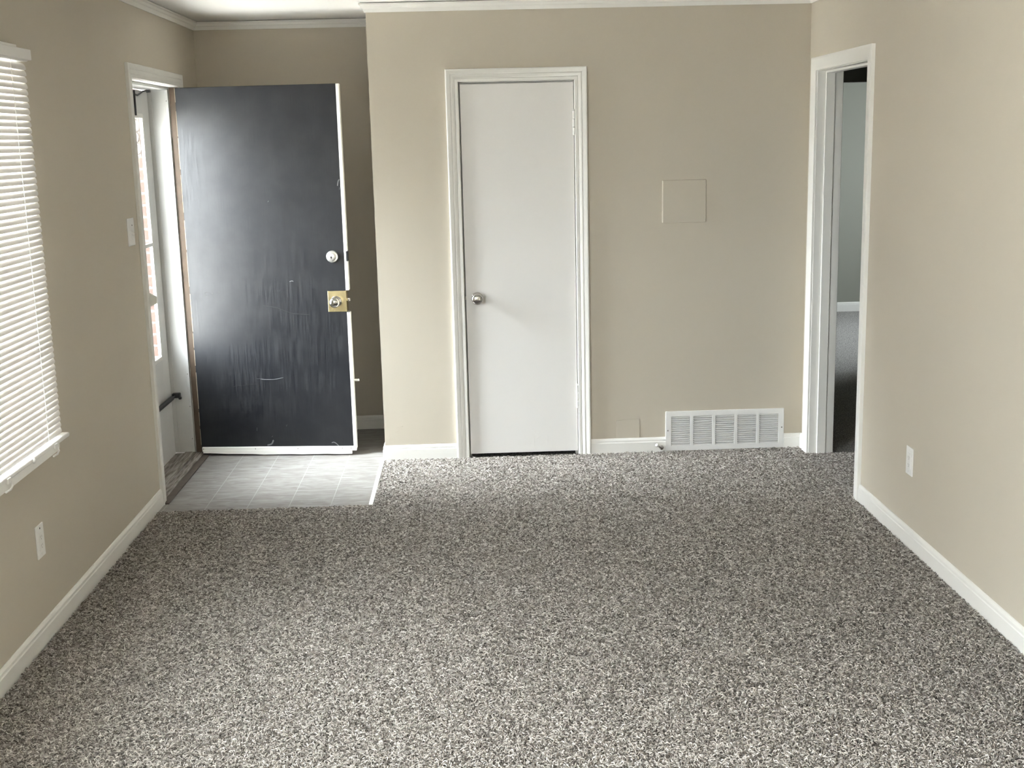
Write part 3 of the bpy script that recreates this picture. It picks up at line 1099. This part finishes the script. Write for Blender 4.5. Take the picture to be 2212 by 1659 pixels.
# light switch on the left wall (rotated so that local -y faces +x)
sw = root('light_switch', (XL, -0.857, 1.263), 'white light switch plate on the left wall beside the front door', 'light switch', rot=rot_wall('L'))
part(plate_mb(0.102, 0.125), 'plate', M['plastic'], sw)
mb = MB()
mb.box(-0.0055, 0.0055, -0.0065, -0.005, 0.0495, 0.0755, 0.0005, 1)
mb.verts_faces([(-0.0045, -0.006, 0.056), (0.0045, -0.006, 0.056), (0.0045, -0.006, 0.071), (-0.0045, -0.006, 0.071),
                (-0.0038, -0.018, 0.048), (0.0038, -0.018, 0.048), (0.0038, -0.0185, 0.057), (-0.0038, -0.0185, 0.057)],
               [(0, 1, 2, 3), (4, 5, 6, 7), (0, 1, 5, 4), (1, 2, 6, 5), (2, 3, 7, 6), (3, 0, 4, 7)])
part(mb, 'toggle', M['plastic'], sw, False)
part(screw_mb(0.015, 0.092), 'screw', M['black'], sw)
part(screw_mb(0.0, 0.032), 'screw', M['plastic'], sw)


def outlet(name, loc, side, label, dark_screw):
    r = root(name, loc, label, 'outlet', 'wall outlets', rot=rot_wall(side))
    part(plate_mb(0.072, 0.118), 'plate', M['plastic'], r)
    mb = MB()
    mb.box(-0.0165, 0.0165, -0.0075, -0.005, 0.026, 0.092, 0.0015, 2)
    f = part(mb, 'receptacle', M['plastic'], r)
    for zc in (0.044, 0.075):
        mb = MB()
        mb.box(-0.0075, -0.0055, -0.0078, -0.0070, zc - 0.003, zc + 0.005)
        mb.box(0.0050, 0.0070, -0.0078, -0.0070, zc - 0.003, zc + 0.004)
        mb.lathe([(0.0024, 0), (0.0022, 0.0004)], at(0, -0.0074, zc - 0.008, RX), 10)
        part(mb, 'socket', mat('shadowed_slot', (0.35, 0.34, 0.33), 0.7, bump=(30, 0.02, 0.001)), f, False)
    part(screw_mb(0.0, 0.105), 'screw', M['black'] if dark_screw else M['plastic'], r)
    part(screw_mb(0.0, 0.013), 'screw', M['plastic'], r)
    return r


outlet('wall_outlet', (XL, -2.324, 0.2985), 'L', 'white outlet plate low on the left wall below the window', True)
outlet('wall_outlet', (XR, -1.647, 0.2975), 'R', 'white outlet plate low on the bright right wall', False)

# ------------------------------------------------------------------ windows


def window(name, axis, a0, a1, z0, z1, base, dirn, label, muntin):
    """axis 'x': window in a wall along y (normal x); base = plane of the sash; dirn = outward sign"""
    r = root(name, (0, 0, 0), label, 'window', kind='structure')

    def bx(mb, aa, ab, za, zb, d0, d1, bev=0.002):
        if axis == 'x':
            mb.box(min(base + dirn * d0, base + dirn * d1), max(base + dirn * d0, base + dirn * d1), aa, ab, za, zb, bev, 1)
        else:
            mb.box(aa, ab, min(base + dirn * d0, base + dirn * d1), max(base + dirn * d0, base + dirn * d1), za, zb, bev, 1)
    mb = MB()
    f = 0.045
    bx(mb, a0, a0 + f, z0, z1, -0.03, 0.03)
    bx(mb, a1 - f, a1, z0, z1, -0.03, 0.03)
    bx(mb, a0 + f, a1 - f, z1 - f, z1, -0.03, 0.03)
    bx(mb, a0 + f, a1 - f, z0, z0 + f, -0.03, 0.03)
    for k in range(1, muntin):
        a = a0 + (a1 - a0) * k / muntin
        bx(mb, a - 0.02, a + 0.02, z0 + f, z1 - f, -0.02, 0.02)
    part(mb, 'window_frame', M['trim'], r, False)
    mb = MB()
    bx(mb, a0 + f, a1 - f, z0 + f, z1 - f, -0.002, 0.002, 0)
    part(mb, 'pane', M['glass'], r, False)
    return r


w1 = window('window_1', 'x', W1[0], W1[1], W1[2], W1[3], -1.79, -1, 'window in the left wall covered by the white blind', 2)
window('added_window_2', 'x', W2[0], W2[1], W2[2], W2[3], -1.79, -1, 'unseen window added beside the viewpoint for daylight', 2)
window('added_window_3', 'y', W3[0], W3[1], W3[2], W3[3], YB - 0.06, -1, 'unseen window added behind the viewpoint for daylight', 2)
# sill trim under the blind, rounded end
mb = MB()
n = 8
prof = [(-2.150 - 0.016 + 0.016 * math.sin(a), 0.640 + 0.018 - 0.018 * math.cos(a)) for a in [i * math.pi / n for i in range(n + 1)]]
vs, fs = [], []
for x in (XL + 0.001, XL + 0.042):
    vs.append((x, -3.97, 0.622))
    vs += [(x, y, 0.604 + (z - 0.604) * 1.0 + 0.002) for y, z in prof]
    vs.append((x, -3.97, 0.676))
    pass
k = len(vs) // 2
fs.append(tuple(range(k)))
fs.append(tuple(range(k, 2 * k)))
for i in range(k):
    fs.append((i, (i + 1) % k, k + (i + 1) % k, k + i))
mb.verts_faces(vs, fs)
part(mb, 'window_sill', M['trim'], w1, False)
mb = MB()
mb.box(XL, XL + 0.030, -3.97, -2.160, 2.018, 2.046, 0.003, 2)
mb.box(XL, XL + 0.036, -3.97, -2.164, 2.036, 2.046, 0.002, 2)
part(mb, 'head_trim', M['trim'], w1)

# ------------------------------------------------------------------ blind
BY0, BY1 = -3.96, -2.085
b = root('window_blind', (XL, (BY0 + BY1) / 2, 0.66), 'white horizontal slat blind on the left wall window', 'blind')
bl = (BY1 - BY0) / 2
mb = MB()
mb.box(0.0, 0.046, -bl + 0.01, bl - 0.012, 1.334, 1.352, 0.003, 2)
part(mb, 'headrail', M['plastic'], b)
mb = MB()
mb.box(0.046, 0.056, -bl, bl - 0.002, 1.338, 1.374, 0.003, 2)
mb.box(0.012, 0.056, bl - 0.010, bl - 0.002, 1.338, 1.374, 0.003, 2)
part(mb, 'valance', M['plastic'], b)


def slat_geo():
    """curved vinyl blade, tilted nearly shut, crown towards the room"""
    mb = MB()
    tilt = math.radians(70)
    n = 6
    vs, fs = [], []
    for y, sc in ((-bl, 1.0), (-bl + 0.008, 1.0), (bl - 0.012, 1.0), (bl - 0.006, 0.94), (bl - 0.0015, 0.78), (bl, 0.52)):
        for sgn in (0, 1):
            for i in range(n + 1):
                t = (i / n - 0.5) * 0.0256 * sc
                crown = 0.0034 * (1 - (2 * (i / n - 0.5) * sc) ** 2) + sgn * 0.0007
                # blade axis runs from the room-side lower edge up to the window side
                ax, az = -math.cos(tilt), math.sin(tilt)
                nx, nz = math.sin(tilt), math.cos(tilt)
                vs.append((0.027 + ax * t + nx * crown, y, az * t + nz * crown))
    m = 2 * (n + 1)
    for r_ in range(5):
        for i in range(n):
            a = r_ * m + i
            fs.append((a, a + 1, a + m + 1, a + m))
            a += n + 1
            fs.append((a, a + m, a + m + 1, a + 1))
        for i in (0, n):
            a = r_ * m + i
            fs.append((a, a + m, a + m + n + 1, a + n + 1))
    for r_ in (0, 5):
        for i in range(n):
            a = r_ * m + i
            fs.append((a, a + 1, a + n + 2, a + n + 1))
    mb.verts_faces(vs, fs)
    return mb


slat0 = part(slat_geo(), 'slat', M['slat'], b)
NS = 61
ztop, zbot = 1.318, 0.042
for k in range(NS):
    s_ = slat0 if k == 0 else slat0.copy()
    if k:
        COL.objects.link(s_)
    s_.location = (0, 0, ztop + (zbot - ztop) * k / (NS - 1))
for yy in (bl - 0.165, 0.0, -bl + 0.165):
    mb = MB()
    mb.tube([(0.0425, yy, 0.03), (0.0425, yy, 1.335)], 0.0011, 6)
    part(mb, 'ladder_cord', M['plastic'], b)
mb = MB()
mb.box(0.014, 0.044, -bl - 0.01, bl + 0.046, 0.004, 0.020, 0.005, 3)
part(mb, 'bottom_rail', M['plastic'], b)
for yy in (bl - 0.11, bl - 0.56):
    mb = MB()
    mb.box(0.040, 0.048, yy - 0.014, yy + 0.014, -0.004, 0.014, 0.002, 2)
    mb.tube([(0.046, yy + 0.012, 0.0), (0.050, yy + 0.012, -0.014), (0.050, yy - 0.006, -0.022), (0.047, yy - 0.04, -0.022)], 0.0035, 8)
    part(mb, 'hold_down_clip', M['plastic'], b)
mb = MB().lathe([(0.009, 0), (0.009, 0.003), (0.006, 0.006), (0.0, 0.0065)], Matrix.Translation((0.043, bl - 0.33, 0.010)) @ Matrix.Rotation(math.pi / 2, 4, 'Y'), 16)
part(mb, 'cord_plug', M['plastic'], b)

# ------------------------------------------------------------------ hall and bedroom beyond the right doorway
HX0, HX1, HY0, HY1 = XR + TH, 3.05, -1.35, 2.12
mb = MB()
wall_y(mb, HY1, HY1 + TH, HX0, 4.7, ZB, HC, [(2.16, 2.95, ZB, 2.03)])     # doorway into the bedroom
mb.box(HX1, HX1 + TH, HY0, HY1, ZB, HC)
mb.box(HX0, HX1 + TH, HY0 - TH, HY0, ZB, HC)
mb.box(HX0 + 0.001, HX0 + 0.06, YA + TH, HY1, ZB, HC)
mb.box(HX0, HX1 + TH, HY0, HY1, HC, HC + 0.06)
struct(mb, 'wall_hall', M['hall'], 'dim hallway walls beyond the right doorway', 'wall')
mb = MB()
wall_x(mb, 4.6, 4.7, HY1 + TH, 5.1, ZB, HC, [(2.40, 4.3, 0.7, 2.1)])
mb.box(1.7, 1.8, HY1 + TH, 5.1, ZB, HC)
mb.box(1.7, 4.7, 5.1, 5.2, ZB, HC)
mb.box(1.7, 4.7, HY1 + TH, 5.2, HC, HC + 0.06)
struct(mb, 'wall_bedroom', M['hall'], 'far wall of the room beyond the hallway, shade in its colour', 'wall')
mb = MB()
mb.box(HX0, 4.7, HY0, 5.2, ZB - 0.05, -0.006)
mb.box(HX0, HX0 + 1.6, -4.7, -1.9, ZB - 0.05, -0.006)
struct(mb, 'floor_hall', M['carpet2'], 'carpet in the dim hallway and room beyond', 'floor')
mb = MB().sweep([(d_, z_ + 0.006) for d_, z_ in BP], [(1.8, 5.1), (4.6, 5.1)], -1)
struct(mb, 'baseboard_bedroom', M['trim'], 'white baseboard on the far wall beyond the doorway', 'baseboard')
window('window_4', 'x', 2.40, 4.3, 0.7, 2.1, 4.66, 1, 'window of the room beyond the hallway', 2)
# side space behind the near right opening
mb = MB()
mb.box(HX0 + 1.5, HX0 + 1.6, -4.6, -2.0, ZB, HC)
mb.box(HX0, HX0 + 1.6, -4.7, -4.6, ZB, HC)
mb.box(HX0, HX0 + 1.6, -2.0, -1.9, ZB, HC)
mb.box(HX0, HX0 + 1.6, -4.7, -1.9, HC, HC + 0.06)
struct(mb, 'wall_side_room', M['wall'], 'beige space beyond the opening at the right edge', 'wall')

# ------------------------------------------------------------------ carpet pile (uncountable): short curled yarn ends


def pile(name, rects, per_m2, label):
    P = []
    for x0, x1, y0, y1 in rects:
        n = int((x1 - x0) * (y1 - y0) * per_m2)
        P.append(np.column_stack([rng.uniform(x0, x1, n), rng.uniform(y0, y1, n)]))
    P = np.concatenate(P)
    n = len(P)
    K = 5
    ang = rng.uniform(0, 2 * np.pi, n)
    bend = rng.normal(0, 1.3, n)
    L = rng.uniform(0.009, 0.016, n)
    h0 = rng.uniform(-0.008, -0.003, n)
    hz = np.clip(rng.normal(0.0050, 0.0022, n), 0.0005, 0.010)
    pts = np.zeros((n, K, 3))
    x, y = P[:, 0].copy(), P[:, 1].copy()
    for k in range(K):
        t = k / (K - 1)
        pts[:, k, 0], pts[:, k, 1] = x, y
        pts[:, k, 2] = h0 + hz * np.sin(np.pi * min(1, t * 0.72 + 0.08))
        a = ang + bend * t
        x = x + np.cos(a) * L / (K - 1)
        y = y + np.sin(a) * L / (K - 1)
    # keep the yarn on the carpet
    ok = np.ones(n, bool)
    for k in range(K):
        X, Y = pts[:, k, 0], pts[:, k, 1]
        ok &= (X > XL + 0.014) & ~((Y > -0.013) & (X < XR)) & ~((X > XR - 0.014) & (Y > -2.78) & ~((Y > RD0 + 0.004) & (Y < RD1 - 0.004))) & ~((X < LX + 0.004) & (Y > LY))
    pts = pts[ok]
    n = len(pts)
    cu = bpy.data.hair_curves.new(name)
    cu.add_curves([K] * n)
    cu.attributes['position'].data.foreach_set('vector', pts.astype(np.float32).ravel())
    rad = cu.attributes.get('radius') or cu.attributes.new('radius', 'FLOAT', 'POINT')
    r = np.repeat(rng.uniform(0.0010, 0.0016, n), K).reshape(n, K)
    r[:, 0] *= 0.75
    r[:, -1] *= 0.6
    rad.data.foreach_set('value', r.astype(np.float32).ravel())
    cu.materials.append(M['pile'])
    o = bpy.data.objects.new(name, cu)
    COL.objects.link(o)
    return tag(o, label, 'carpet', kind='stuff')


pile('carpet_pile', [(XL, XR, -4.2, LY), (LX, XR, LY, 0.0), (XR, XR + 0.35, RD0, RD1)], 62000, 'flecked grey-brown carpet pile covering the living room floor')
SC.cycles_curves.shape = 'RIBBONS'
SC.cycles_curves.subdivisions = 2
